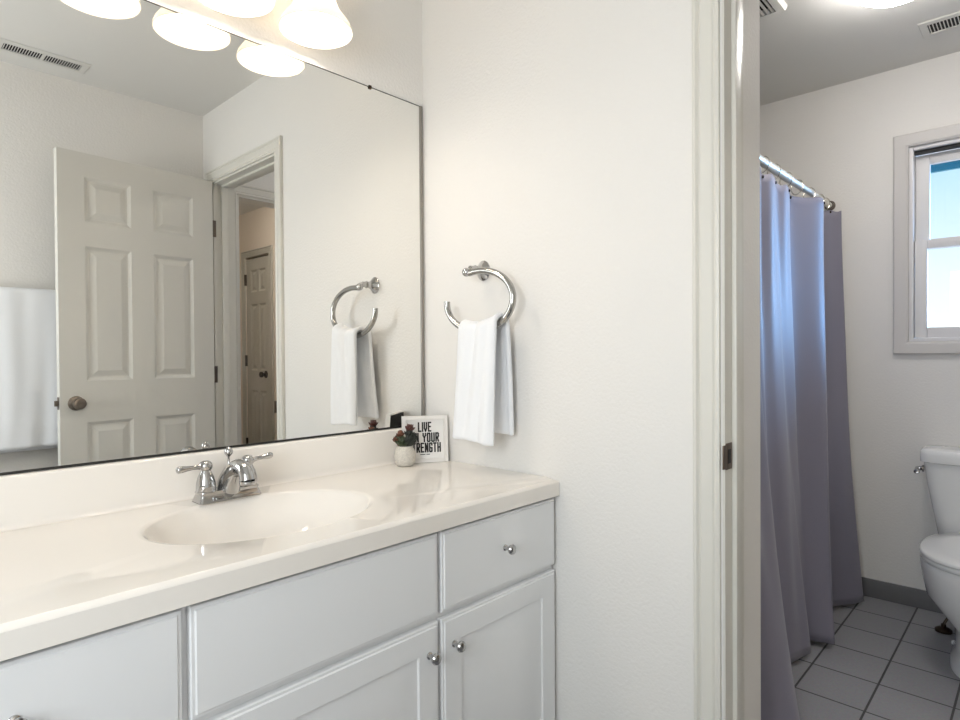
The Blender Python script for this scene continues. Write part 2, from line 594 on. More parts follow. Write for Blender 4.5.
for s in (1, -1):
    knob_set(d1, DMX @ Vector((DW - 0.062, s * DT / 2, 0.950)), nrm * s, M['pewter'])
mb = MB()
mb.box(DW - 0.001, DW + 0.0015, -0.012, 0.012, 0.925, 0.980, mx=DMX)
mb.box(DW, DW + 0.012, -0.007, 0.007, 0.942, 0.962, 0.002, mx=DMX)
lp = mb.build('latch', M['pewter'], d1)
for z in (0.20, 1.07, 1.845):
    mb = MB()
    mb.tube([(-0.016, JF + 0.004, z - 0.045), (-0.016, JF + 0.004, z + 0.045)], 0.006, 10)
    mb.box(-0.012, 0.012, JF + 0.0115, JF + 0.0145, z - 0.044, z + 0.044)
    mb.build('hinge', M['pewter'], d1)

# closet door down the hall, closed
mb = MB()
HMX = Matrix(((0, 1, 0, 1.222), (1, 0, 0, -3.832), (0, 0, 1, 0.012), (0, 0, 0, 1)))
panel_door(mb, 0.444, 2.03, 0.035, [(0.080, 0.200), (0.240, 0.360)], [(0.235, 0.84), (1.02, 1.62), (1.73, 1.93)], HMX)
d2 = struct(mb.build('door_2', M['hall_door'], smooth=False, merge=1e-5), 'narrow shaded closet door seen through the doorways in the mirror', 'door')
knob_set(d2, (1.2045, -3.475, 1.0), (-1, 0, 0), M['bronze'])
for z in (0.36, 1.12, 1.86):
    mb = MB()
    mb.box(1.186, 1.204, -3.838, -3.825, z - 0.05, z + 0.05)
    mb.build('hinge', M['bronze'], d2)
mb = MB()
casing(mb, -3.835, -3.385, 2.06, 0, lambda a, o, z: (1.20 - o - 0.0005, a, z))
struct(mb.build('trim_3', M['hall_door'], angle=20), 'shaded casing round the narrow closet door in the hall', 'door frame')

struct(MB().box(1.262, 1.300, -3.834, -3.386, 0, 2.059).build('closet_light_block', M['black'], smooth=False))  # added black panel, blocks light and darkens the gap round the door
# ---- baseboards
struct(MB().box(XW - 0.012, XW, YD, -0.02, 0, 0.086, 0.003).build('baseboard_east', M['base_grey']))
struct(MB().box(0.232, XW - 0.013, YD, YD + 0.0, 0, 0.001).build('baseboard_south', M['base_grey'])) if False else None
struct(MB().box(HX1 + 0.066, XW - 0.013, YD, YD + 0.012, 0, 0.086, 0.003).build('baseboard_south', M['base_grey']))
struct(MB().box(-0.012, 0, JN + 0.062, -0.565, 0, 0.086, 0.003).build('baseboard_partition', M['trim']))

# ---- bathroom window
WY0, WY1, WZ0, WZ1 = -1.69, -1.085, 1.213, 2.100
mb = MB()
prof = [(0.0, 0.0), (0.0, 0.010), (0.010, 0.016), (0.052, 0.020), (0.058, 0.016), (0.058, 0.0)]
rect = lambda u, o: [(XW - o - 0.0005, WY1 + u, WZ1 + u), (XW - o - 0.0005, WY0 - u, WZ1 + u), (XW - o - 0.0005, WY0 - u, WZ0 - u), (XW - o - 0.0005, WY1 + u, WZ0 - u)]
mb.rings([rect(u, o) for u, o in prof], False, False)
w1 = struct(mb.build('window_1', M['casing'], angle=20), 'double-hung bathroom window with white casing above the toilet', 'window')
mb = MB()


def frame_yz(mb, x0, x1, y0, y1, z0, z1, wl, wr, wb, wt, bevel=0.002):
    mb.box(x0, x1, y1 - wr, y1, z0, z1, bevel)
    mb.box(x0, x1, y0, y0 + wl, z0, z1, bevel)
    mb.box(x0, x1, y0 + wl, y1 - wr, z0, z0 + wb, bevel)
    mb.box(x0, x1, y0 + wl, y1 - wr, z1 - wt, z1, bevel)


frame_yz(mb, XW + 0.002, 2.139, WY0 + 0.0005, WY1 - 0.0005, WZ0 + 0.0005, WZ1 - 0.0005, 0.016, 0.016, 0.016, 0.016)
mb.build('window_frame', M['vinyl'], w1)
ZM = 1.655
mb = MB()
frame_yz(mb, 2.055, 2.085, WY0 + 0.017, WY1 - 0.017, ZM - 0.018, WZ1 - 0.030, 0.053, 0.053, 0.036, 0.045, 0.003)
su = mb.build('sash', M['vinyl'], w1)
MB().box(2.068, 2.072, WY0 + 0.060, WY1 - 0.060, ZM + 0.016, WZ1 - 0.073).build('pane', M['glass'], su, smooth=False)
mb = MB()
frame_yz(mb, 2.015, 2.046, WY0 + 0.019, WY1 - 0.019, WZ0 + 0.018, ZM + 0.020, 0.047, 0.047, 0.045, 0.040, 0.003)
sl = mb.build('sash', M['vinyl'], w1)
MB().box(2.028, 2.032, WY0 + 0.057, WY1 - 0.057, WZ0 + 0.061, ZM - 0.018).build('pane', M['glass'], sl, smooth=False)
MB().box(2.012, 2.048, WY0 + 0.0165, WY1 - 0.0165, WZ1 - 0.030, WZ1 - 0.0165).build('track', M['black'], w1, smooth=False)

# far-side window of the vanity room (source of its daylight)
mb = MB()
mb.rings([[(-2.13 + o + 0.0005, -0.84 + u, 1.95 + u), (-2.13 + o + 0.0005, -1.60 - u, 1.95 + u), (-2.13 + o + 0.0005, -1.60 - u, 0.95 - u), (-2.13 + o + 0.0005, -0.84 + u, 0.95 - u)] for u, o in prof], False, False)
struct(mb.build('window_2', M['casing'], angle=20), 'window with white casing on the wall behind the vanity end', 'window')

# eave outside the bathroom window
mb = MB()
mb.box(2.14, 2.86, -3.2, 0.2, 2.235, 2.265)
ev = struct(mb.build('roof_eave', M['teal'], smooth=False), 'teal painted roof eave outside the bathroom window', 'roof eave')
for k in range(8):
    y = -2.9 + k * 0.40
    MB().box(2.14, 2.84, y, y + 0.045, 2.185, 2.235).build('rafter', M['teal_dark'], ev, smooth=False)
MB().box(2.86, 2.885, -3.2, 0.2, 2.176, 2.30).build('fascia', M['teal'], ev, smooth=False)

# ------------------------------------------------------------------ vanity cabinet
CF = -0.54     # front plane of doors and drawers
CT = 0.8216    # counter top
VX0, VX1 = -1.440, -0.004
van = thing('vanity_cabinet', 'long white vanity cabinet with glass knobs under the cream countertop', 'cabinet', (-0.72, -0.27, 0))
mb = MB()
for xa, xb in ((VX0, VX0 + 0.018), (-1.006, -0.988), (-0.455, -0.437), (VX1 - 0.018, VX1)):
    mb.box(xa, xb, CF + 0.0245, -0.004, 0.10, CT - 0.0465)
mb.box(VX0, VX1, CF + 0.0245, -0.004, 0.10, 0.118)
mb.box(VX0, VX1, -0.010, -0.004, 0.118, CT - 0.0465)
for xa, xb in ((VX0, VX0 + 0.035), (-1.015, -0.979), (-0.464, -0.428), (VX1 - 0.035, VX1)):
    mb.box(xa, xb, CF + 0.0045, CF + 0.0245, 0.10, CT - 0.0465)
for za, zb in ((0.10, 0.130), (0.558, 0.594), (0.745, CT - 0.0465)):
    mb.box(VX0 + 0.03, VX1 - 0.03, CF + 0.0047, CF + 0.0243, za, zb)
mb.box(VX0 + 0.01, VX1, CF + 0.07, CF + 0.085, 0.001, 0.10)
mb.build('carcass', M['cabinet'], van, smooth=False)


def front(x0, x1, z0, z1, kind):
    """Drawer front / door: slab with an eased stepped edge; doors carry a raised panel."""
    mb = MB()
    t = 0.018
    y = CF + 0.004
    steps = [(0.0, 0.0), (0.0, t - 0.006), (0.002, t - 0.003), (0.007, t - 0.003), (0.009, t)]
    if kind == 'door':
        steps += [(0.060, t), (0.063, t - 0.004), (0.068, t - 0.0045), (0.094, t - 0.0005)]
    mb.rings([[(x0 + i, y - d, z0 + i), (x1 - i, y - d, z0 + i), (x1 - i, y - d, z1 - i), (x0 + i, y - d, z1 - i)] for i, d in steps])
    return mb


def glass_knob(parent, x, z):
    mb = MB()
    y = CF + 0.004 - 0.018
    mb.lathe([(0.008, 0.0), (0.008, 0.002), (0.005, 0.004), (0.0045, 0.013), (0.008, 0.015), (0.0118, 0.019), (0.0128, 0.024), (0.0108, 0.028), (0.005, 0.030)],
             (x, y, z), axis='Z', n=24, mx=Matrix(((1, 0, 0), (0, 0, -1), (0, 1, 0))))
    k = mb.build('knob', M['chrome'], parent)
    return k


GX = [(-0.4415, -0.010), (-0.991, -0.4515), (-1.434, -1.003)]
for i, (a, b) in enumerate(GX):
    o = front(a, b, 0.583, 0.769, 'drawer').build('drawer_front' if i != 1 else 'false_front', M['cabinet'], van, angle=20)
    if i != 1:
        glass_knob(o, (a + b) / 2 if i else -0.224, 0.681 if i == 0 else 0.688)
for i, (a, b) in enumerate(GX):
    o = front(a, b, 0.115, 0.568, 'door').build('cabinet_door', M['cabinet'], van, angle=20)
    glass_knob(o, {0: -0.405, 1: -0.482, 2: -1.035}[i], 0.502)

# ------------------------------------------------------------------ countertop with moulded basin
CX0, CX1, CY0, CY1 = -1.452, -0.002, -0.562, -0.0025
bx, by, ba, bb = -0.722, -0.285, 0.246, 0.184


def build_counter():
    mb = MB()
    N = 160
    angs = [2 * PI * i / N for i in range(N)]
    rx0, rx1, ry0, ry1 = CX0, CX1, CY0, CY1
    for cx, cy in ((rx0, ry0), (rx1, ry0), (rx1, ry1), (rx0, ry1)):
        a = math.atan2(cy - by, cx - bx) % (2 * PI)
        k = min(range(N), key=lambda i: abs(angs[i] - a))
        angs[k] = a
    angs.sort()

    def rim(a, inset):
        dx, dy = math.cos(a), math.sin(a)
        t = 1e9
        if dx > 1e-9: t = min(t, (rx1 - inset * 0 - bx) / dx)
        if dx < -1e-9: t = min(t, (rx0 + inset - bx) / dx)
        if dy > 1e-9: t = min(t, (ry1 - by) / dy)
        if dy < -1e-9: t = min(t, (ry0 + inset - by) / dy)
        return bx + dx * t, by + dy * t

    def ell(a, s, z, sb=None):
        # angle in true direction so that rays stay matched
        dx, dy = math.cos(a), math.sin(a)
        A, B = ba * s, bb * (s if sb is None else sb)
        t = 1.0 / math.sqrt((dx / A) ** 2 + (dy / B) ** 2)
        return (bx + dx * t, by + dy * t, z)

    loops = []
    zb = CT - 0.046
    loops.append([(*rim(a, 0.0), zb) for a in angs])
    loops.append([(*rim(a, 0.0), CT - 0.0090) for a in angs])
    loops.append([(*rim(a, 0.0010), CT - 0.0068) for a in angs])
    loops.append([(*rim(a, 0.0060), CT - 0.0012) for a in angs])
    loops.append([(*rim(a, 0.0085), CT) for a in angs])
    for s, d in ((1.06, 0.0), (1.02, -0.0012), (1.0, -0.004), (0.97, -0.014), (0.92, -0.034), (0.84, -0.060), (0.72, -0.088),
                 (0.56, -0.110), (0.38, -0.123), (0.20, -0.130), (0.09, -0.132)):
        if s > 1.03:
            # stays within the deck: pull in where the deck is narrow
            loops.append([ell(a, s, CT + d, 1.03) for a in angs])
        else:
            loops.append([ell(a, s, CT + d) for a in angs])
    mb.rings(loops, False, True)
    return mb


ctop = build_counter().build('countertop', M['counter'], angle=24)
tag(ctop, 'glossy cream moulded countertop with an oval basin on the white vanity', 'countertop')
mb = MB()
L = []
for y, z in ((-0.0025, CT), (-0.034, CT + 0.0004), (-0.029, CT + 0.0015), (-0.0245, CT + 0.005), (-0.022, CT + 0.011), (-0.0215, 0.922), (-0.0195, 0.9275),
             (-0.015, 0.9295), (-0.0025, 0.9295)):
    L.append([(CX0, y, z), (CX1, y, z)])
vv = [[mb.b.verts.new(Vector(p)) for p in r] for r in L]
for a, c in zip(vv[:-1], vv[1:]):
    mb.b.faces.new((a[0], a[1], c[1], c[0]))
mb.b.faces.new([r[0] for r in vv]); mb.b.faces.new([r[1] for r in vv])
mb.b.faces.new((vv[0][0], vv[0][1], vv[-1][1], vv[-1][0]))
mb.build('backsplash', M['counter'], ctop, angle=50)
mb = MB()
mb.lathe([(0.026, 0), (0.026, 0.003), (0.019, 0.004), (0.017, 0.001), (0.006, 0.004)], (bx, by, CT - 0.1325), n=24)
dr = mb.build('drain', M['chrome'], ctop)
dr['label'] = 'chrome drain'

# ------------------------------------------------------------------ faucet
fx, fy = -0.722, -0.085
fau = thing('faucet', 'chrome two-handle faucet on the cream countertop behind the oval basin', 'faucet', (fx, fy, CT))


def rrect(hx, hy, z, r=0.35, n=40):
    L = []
    rr = 0.007
    for cx, cy, a0 in ((1, 1, 0), (-1, 1, 90), (-1, -1, 180), (1, -1, 270)):
        for k in range(7):
            a = math.radians(a0 + 15 * k)
            L.append((fx + cx * (hx - rr) + rr * math.cos(a), fy + cy * (hy - rr) + rr * math.sin(a), z))
    return L


Z0 = CT + 0.0004
mb = MB()
mb.rings([rrect(0.0765, 0.0275, Z0), rrect(0.0765, 0.0275, Z0 + 0.003), rrect(0.0745, 0.0255, Z0 + 0.006), rrect(0.0725, 0.0235, Z0 + 0.014),
          rrect(0.0705, 0.0220, Z0 + 0.019), rrect(0.0715, 0.0230, Z0 + 0.022), rrect(0.0705, 0.0220, Z0 + 0.026), rrect(0.0670, 0.0165, Z0 + 0.028)])
mb.build('base', M['chrome'], fau, angle=40)
for s, tip in ((-1, (-0.842, -0.086, 0.906)), (1, (-0.604, -0.086, 0.913))):
    cx = fx + s * 0.0520
    mb = MB()
    mb.lathe([(0.022, Z0 + 0.024), (0.0225, Z0 + 0.034), (0.0215, Z0 + 0.046), (0.018, Z0 + 0.060), (0.0135, Z0 + 0.070), (0.0115, Z0 + 0.075),
              (0.0140, Z0 + 0.078), (0.0155, Z0 + 0.082), (0.0155, Z0 + 0.087), (0.0140, Z0 + 0.092), (0.010, Z0 + 0.096), (0.004, Z0 + 0.098)], (cx, fy, 0), n=28)
    hd = mb.build('handle', M['chrome'], fau, angle=40)
    z = Z0 + 0.085
    mb = MB()
    T = Vector(tip); A = Vector((cx + s * 0.012, fy, z))
    P = [A.lerp(T, u) for u in (0, 0.15, 0.35, 0.55, 0.75, 0.90, 0.97, 1.0)]
    mb.tube(P, [0.0075, 0.0055, 0.0052, 0.0062, 0.0080, 0.0085, 0.0065, 0.002], 16)
    mb.build('lever', M['chrome'], hd, angle=50)


def bez(P, n):
    out = []
    pts = [Vector(p) for p in P]
    m = len(pts)
    for k in range(n):
        t = k / (n - 1) * (m - 1)
        i = min(int(t), m - 2)
        u = t - i
        p0 = pts[max(i - 1, 0)]; p1 = pts[i]; p2 = pts[i + 1]; p3 = pts[min(i + 2, m - 1)]
        out.append(0.5 * ((2 * p1) + (-p0 + p2) * u + (2 * p0 - 5 * p1 + 4 * p2 - p3) * u * u + (-p0 + 3 * p1 - 3 * p2 + p3) * u ** 3))
    return out


mb = MB()
path = bez([(fx, fy + 0.004, Z0 + 0.024), (fx, fy - 0.010, Z0 + 0.046), (fx, fy - 0.034, Z0 + 0.070), (fx, fy - 0.062, Z0 + 0.084),
            (fx, fy - 0.086, Z0 + 0.083), (fx, fy - 0.101, Z0 + 0.071), (fx, fy - 0.106, Z0 + 0.057)], 30)
rk = [0.0255, 0.0250, 0.0215, 0.0180, 0.0165, 0.0165, 0.0172]
rad = [rk[min(int(k / 29 * 6), 5)] * (1 - (k / 29 * 6 - min(int(k / 29 * 6), 5))) + rk[min(int(k / 29 * 6), 5) + 1] * (k / 29 * 6 - min(int(k / 29 * 6), 5)) for k in range(30)]
mb.tube(path, rad, 24)
mb.tube([(fx, fy - 0.020, Z0 + 0.0265), (fx, fy - 0.032, Z0 + 0.044), (fx, fy - 0.046, Z0 + 0.066)], [0.0215, 0.0185, 0.013], 24)
sp = mb.build('spout', M['chrome'], fau, angle=60)
mb = MB()
mb.lathe([(0.0185, 0.0), (0.019, 0.004), (0.0185, 0.009), (0.012, 0.009), (0.011, 0.002)], (fx, fy - 0.1070, Z0 + 0.048), n=24)
mb.build('aerator', M['chrome'], sp)
mb = MB()
mb.lathe([(0.016, Z0 + 0.025), (0.017, Z0 + 0.045), (0.014, Z0 + 0.062), (0.007, Z0 + 0.076), (0.003, Z0 + 0.080), (0.0028, Z0 + 0.098), (0.006, Z0 + 0.101),
          (0.0095, Z0 + 0.106), (0.0105, Z0 + 0.111), (0.0085, Z0 + 0.117), (0.005, Z0 + 0.121), (0.001, Z0 + 0.123)], (fx + 0.010, fy + 0.014, 0), n=24)
mb.build('lift_rod', M['chrome'], fau, angle=50)

# ------------------------------------------------------------------ wall mirror
mir = thing('wall_mirror', 'wide frameless mirror on the wall above the countertop backsplash', 'mirror', (-0.75, -0.003, 0.932))
MX0, MX1, MZ0, MZ1 = -1.46, -0.0165, 0.9325, 2.008
MB().box(MX0, MX1, -0.0022, -0.0008, MZ0 + 0.003, MZ1).build('glass', M['mirror'], mir, smooth=False)
mb = MB()
mb.box(MX0, MX1, -0.0035, -0.0006, MZ0 - 0.002, MZ0 + 0.0035)
mb.build('bottom_edge', M['dark_edge'], mir, smooth=False)
MB().box(MX0, MX1, -0.0030, -0.0006, MZ1, MZ1 + 0.0022).build('top_edge', M['dark_edge'], mir, smooth=False)
MB().box(MX1, -0.0065, -0.0060, -0.0008, MZ0, MZ1 + 0.002).build('side_channel', M['channel'], mir, smooth=False)
MB().box(-0.227, -0.217, -0.0060, -0.0008, MZ1 - 0.005, MZ1 + 0.006, 0.001).build('clip', M['bronze'], mir)

# ------------------------------------------------------------------ vanity light
vl = thing('vanity_light', 'three-shade vanity light with glowing bell glass above the mirror', 'wall light', (-0.712, -0.02, 2.24))
mb = MB()
mb.box(-1.01, -0.415, -0.026, -0.0008, 2.185, 2.285, 0.008)
mb.build('backplate', M['chrome'], vl)
SH = [(0.034, 2.175), (0.040, 2.168), (0.048, 2.156), (0.056, 2.138), (0.064, 2.118), (0.071, 2.098), (0.080, 2.080), (0.094, 2.063), (0.106, 2.047), (0.1105, 2.036),
      (0.1115, 2.030), (0.1085, 2.030), (0.1065, 2.037), (0.102, 2.046), (0.090, 2.060), (0.076, 2.078), (0.067, 2.097), (0.060, 2.117), (0.052, 2.137), (0.044, 2.155), (0.036, 2.165), (0.031, 2.171)]
for lx in (-0.487, -0.712, -0.937):
    mb = MB()
    mb.lathe([(r_ * (0.86 - 0.10 * min(1.0, max(0.0, (z_ - 2.06) / 0.08))), z_ + 0.006) for r_, z_ in SH], (lx, -0.125, 0), n=48, cap0=False, cap1=False)
    mb.build('shade', M['shade'], vl, angle=60)
    mb = MB()
    mb.lathe([(0.036, 2.172), (0.038, 2.180), (0.034, 2.196), (0.022, 2.205), (0.010, 2.210)], (lx, -0.125, 0), n=28)
    mb.tube(bez([(lx, -0.125, 2.205), (lx, -0.120, 2.245), (lx, -0.085, 2.262), (lx, -0.05, 2.25), (lx, -0.024, 2.238)], 16), 0.008, 12)
    mb.build('socket_arm', M['chrome'], vl)
    mb = MB()
    mb.lathe([(0.012, 2.165), (0.016, 2.150), (0.024, 2.130), (0.031, 2.108), (0.034, 2.088), (0.033, 2.074), (0.027, 2.060), (0.016, 2.051), (0.005, 2.0475)], (lx, -0.125, 0), n=20)
    mb.build('bulb', M['bulb'], vl, angle=80)

# ------------------------------------------------------------------ towel ring and hand towel
tr = thing('towel_ring', 'open chrome towel ring on the wall beside the mirror', 'towel ring', (-0.001, -0.28, 1.43))
mb = MB()
mb.lathe([(0.027, 0.0008), (0.027, 0.004), (0.023, 0.008), (0.021, 0.012), (0.013, 0.020), (0.010, 0.034), (0.012, 0.040), (0.0095, 0.046), (0.0085, 0.062)],
         (0, -0.279, 1.428), n=28, sy=1.15, mx=Matrix(((0, 0, -1), (1, 0, 0), (0, 1, 0))))
mb.build('mount', M['chrome'], tr, angle=40)
mb = MB()
mb.ball((-0.073, -0.275, 1.417), 0.0135, 20, 12)
mb.build('end_ball', M['chrome'], tr)
mb = MB()
RCY, RCZ, RA, RB = -0.3205, 1.328, 0.1345, 0.089
pts = []
for k in range(61):
    a = math.radians(74 + k * 290 / 60.0)
    pts.append((-0.070, RCY + RA * math.cos(a), RCZ + RB * math.sin(a)))
mb.tube(pts, 0.0098, 18)
mb.build('ring', M['ring'], tr, angle=60)


def hand_towel():
    """One folded sheet: front panel, over the bottom of the ring, back panel."""
    prof = []          # (x, z, t) along the sheet from the front hem over the top to the back hem
    for k in range(27):
        z = 0.916 + (1.240 - 0.916) * k / 26
        prof.append((-0.112 + 0.012 * (k / 26), z, 0.0, k / 26))
    for k in range(1, 10):
        a = PI - PI * k / 10
        prof.append((-0.069 + 0.031 * math.cos(a), 1.240 + 0.022 * math.sin(a), k / 10, 1.0))
    for k in range(27):
        z = 1.240 - (1.240 - 0.935) * k / 26
        prof.append((-0.038 + 0.010 * (k / 26), z, 1.0, 1 - k / 26))
    G = []
    NU = 30
    for x, z, b, v in prof:
        row = []
        yl_f, yr_f = -0.268 + 0.016 * (1 - v), -0.414 + 0.004 * (1 - v)
        yl_b, yr_b = -0.258 + 0.030 * (1 - v), -0.414 - 0.008 * (1 - v)
        yl = yl_f + (yl_b - yl_f) * b
        yr = yr_f + (yr_b - yr_f) * b
        for i in range(NU + 1):
            u = i / NU
            y = yl + (yr - yl) * u
            w = 0.004 * math.sin(u * 9.0 + v * 1.4) * (0.35 + 0.65 * v) + 0.003 * math.sin(u * 17 - v * 3)
            crease = 0.004 * math.exp(-((u - 0.42 - 0.12 * (v - 0.5)) / 0.03) ** 2) * max(0, v - 0.45) * 2
            edge = 0.006 * (math.exp(-(u / 0.06) ** 2) + math.exp(-((1 - u) / 0.06) ** 2))
            band = 0.0022 * (math.exp(-((z - 0.944) / 0.003) ** 2) + math.exp(-((z - 0.962) / 0.003) ** 2) + math.exp(-((z - 1.02) / 0.004) ** 2))
            s = 1 if b < 0.5 else -1
            row.append((x + s * (w * -1 + edge - 0 + crease + band), y, z + (v ** 6) * (RCZ - RB * math.sqrt(max(0, 1 - ((y - RCY) / RA) ** 2)) - 1.240) + 0.003 * math.sin(u * 5) * (1 - v) - 0.0045 * u * (1 - v) * (1 - b)))
        G.append(row)
    return MB().sheet(G)


ht = hand_towel().build('hand_towel', M['towel'], angle=70)
tag(ht, 'white hand towel folded over the chrome ring on the wall', 'towel')
solidify(ht, 0.015)
subsurf(ht, 1)

# ------------------------------------------------------------------ framed print in the corner
FA = Vector((-0.1420, -0.0500, CT + 0.0006)); FB = Vector((-0.0182, -0.1314, CT + 0.0006))
fu = (FB - FA).normalized()
fn = Vector((fu.y, -fu.x, 0))
if fn.y > 0:
    fn = -fn
tilt = math.radians(5.0)
fv = Vector((0, 0, 1)) * math.cos(tilt) - fn * math.sin(tilt)
fw = fu.cross(fv)
if fw.dot(fn) < 0:
    fw = -fw
FWID = (FB - FA).length
FHGT = 0.150
FM = Matrix(((fu.x, fw.x, fv.x, FA.x), (fu.y, fw.y, fv.y, FA.y), (fu.z, fw.z, fv.z, FA.z), (0, 0, 0, 1)))  # x along, y out, z up
pf = thing('framed_print', 'small white-framed lettered print leaning in the corner behind the potted succulent', 'picture frame', FA)
mb = MB()
bw = 0.0125
mb.box(0, bw, -0.010, 0.004, 0, FHGT, 0.001, mx=FM)
mb.box(FWID - bw, FWID, -0.010, 0.004, 0, FHGT, 0.001, mx=FM)
mb.box(bw, FWID - bw, -0.010, 0.004, 0, bw, 0.001, mx=FM)
mb.box(bw, FWID - bw, -0.010, 0.004, FHGT - bw, FHGT, 0.001, mx=FM)
mb.build('frame', M['frame_white'], pf)
MB().box(bw - 0.001, FWID - bw + 0.001, -0.0085, -0.0055, bw - 0.001, FHGT - bw + 0.001, mx=FM).build('print', M['paper'], pf, smooth=False)
MB().box(0.003, FWID - 0.003, -0.0125, -0.0101, 0.003, FHGT - 0.003, mx=FM).build('backing', M['black'], pf, smooth=False)

GLYPH = {  # strokes on a unit box
    'L': [[(0, 1), (0, 0), (1, 0)]], 'I': [[(.5, 1), (.5, 0)]], 'V': [[(0, 1), (0, .35), (.5, 0), (1, .35), (1, 1)]],
    'E': [[(1, 1), (0, 1), (0, 0), (1, 0)], [(0, .52), (.85, .52)]], 'N': [[(0, 0), (0, 1)], [(0, 1), (1, 0)], [(1, 0), (1, 1)]],
    'Y': [[(0, 1), (0, .75), (.5, .48)], [(1, 1), (1, .75), (.5, .48), (.5, 0)]], 'O': [[(0, .08), (0, .92), (.2, 1), (.8, 1), (1, .92), (1, .08), (.8, 0), (.2, 0), (0, .08)]],
    'U': [[(0, 1), (0, .08), (.2, 0), (.8, 0), (1, .08), (1, 1)]], 'R': [[(0, 0), (0, 1), (.8, 1), (1, .9), (1, .6), (.8, .5), (0, .5)], [(.5, .5), (1, 0)]],
    'S': [[(1, .78), (1, .92), (.8, 1), (.2, 1), (0, .92), (0, .62), (1, .4), (1, .08), (.8, 0), (.2, 0), (0, .08), (0, .22)]],
    'T': [[(0, 1), (1, 1)], [(.5, 1), (.5, 0)]], 'G': [[(1, .78), (1, .92), (.8, 1), (.2, 1), (0, .92), (0, .08), (.2, 0), (.8, 0), (1, .08), (1, .45), (.55, .45)]],
    'H': [[(0, 1), (0, 0)], [(1, 1), (1, 0)], [(0, .5), (1, .5)]],
}


def stroke(mb, pts, hw, y):
    for p, q in zip(pts[:-1], pts[1:]):
        p = Vector((p[0], p[1])); q = Vector((q[0], q[1]))
        d = (q - p).normalized()
        n = Vector((-d.y, d.x)) * hw
        a = p - d * hw * 0.9; c = q + d * hw * 0.9
        mb.b.faces.new([mb.b.verts.new(FM @ Vector((v.x, y, v.y))) for v in (a - n, c - n, c + n, a + n)])


def word(mb, text, xc, z0, h, cw, gap, hw, y=-0.0052):
    W = []
    for ch in text:
        W.append(cw * (0.35 if ch in 'I' else 0.7 if ch == ' ' else 1.0))
    tot = sum(W) + gap * (len(text) - 1)
    x = xc - tot / 2
    for ch, w in zip(text, W):
        if ch != ' ':
            for s in GLYPH[ch]:
                stroke(mb, [(x + hw + px * (w - 2 * hw), z0 + hw + pz * (h - 2 * hw)) for px, pz in s], hw, y)
        x += w + gap


mb = MB()
word(mb, 'LIVE', FWID * 0.50, 0.0975, 0.0320, 0.0118, 0.0016, 0.00250)
word(mb, 'IN YOUR', FWID * 0.53, 0.0640, 0.0310, 0.0124, 0.0016, 0.00250, -0.0051)
word(mb, 'STRENGTH', FWID * 0.49, 0.0310, 0.0320, 0.0122, 0.0014, 0.00250, -0.0050)
for a, b in ((0.40, 0.435), (0.445, 0.475), (0.485, 0.50), (0.535, 0.55), (0.56, 0.60)):
    stroke(mb, [(FWID * a, 0.0250), (FWID * b, 0.0250)], 0.0011, -0.0052)
lt = mb.build('lettering', M['ink'], pf, smooth=False)
lt['label'] = 'black condensed capitals'

# ------------------------------------------------------------------ potted succulent
PX, PY = -0.162, -0.087
ps = thing('potted_succulent', 'reddish-green succulent in a small speckled white pot on the countertop', 'plant', (PX, PY, CT))
mb = MB()
mb.lathe([(0.020, CT + 0.0005), (0.027, CT + 0.003), (0.034, CT + 0.014), (0.0365, CT + 0.028), (0.035, CT + 0.042), (0.030, CT + 0.054), (0.0265, CT + 0.060), (0.0275, CT + 0.064),
          (0.0255, CT + 0.064), (0.024, CT + 0.058), (0.022, CT + 0.056)], (PX, PY, 0), n=36, sx=0.93, sy=0.93)
mb.build('pot', M['pot'], ps, angle=70)


def leaf(mb, base, d, length, width, thick, curl=0.25):
    d = Vector(d).normalized()
    side = d.cross(Vector((0, 0, 1)))
    side = side.normalized() if side.length > 1e-3 else Vector((1, 0, 0))
    up = side.cross(d).normalized()
    loops = []
    for t, w in ((0.0, 0.35), (0.2, 0.75), (0.45, 1.0), (0.7, 0.9), (0.88, 0.55), (1.0, 0.08)):
        c = Vector(base) + d * length * t + up * (curl * length * t * t)
        loops.append([c + side * math.cos(2 * PI * k / 8) * width * w + up * math.sin(2 * PI * k / 8) * thick * w for k in range(8)])
    mb.rings(loops)


def rosette(name, c, tiltv, n, length, m, m_lab=None):
    mb = MB()
    ax = Vector(tiltv).normalized()
    q = Vector((0, 0, 1)).rotation_difference(ax).to_matrix()
    top = Vector(c)
    base = Vector((PX, PY, CT + 0.052)) + Vector((c[0] - PX, c[1] - PY, 0)) * 0.4
    mb.tube([base, base.lerp(top, 0.5), top], [0.004, 0.0045, 0.005], 8)
    for ring, (cnt, el, s) in enumerate(((n, 30, 0.9), (n, 55, 1.0), (max(4, n - 3), 74, 1.0))):
        for k in range(cnt):
            a = 2 * PI * (k + 0.5 * ring) / cnt + random.uniform(-.1, .1)
            e = math.radians(el)
            d = q @ Vector((math.cos(a) * math.cos(e), math.sin(a) * math.cos(e), math.sin(e)))
            leaf(mb, top - ax * 0.002, d, length * s * random.uniform(.9, 1.1), length * 0.24, length * 0.14)
    o = mb.build(name, m, ps, angle=70)
    return o


sxv = Vector((math.sin(YAW), -math.cos(YAW), 0))   # sideways as one faces the corner


def pp(side, fwd, z):
    v = Vector((PX, PY, 0)) + sxv * side + Vector((-sxv.y, sxv.x, 0)) * fwd
    return (v.x, v.y, CT + z)


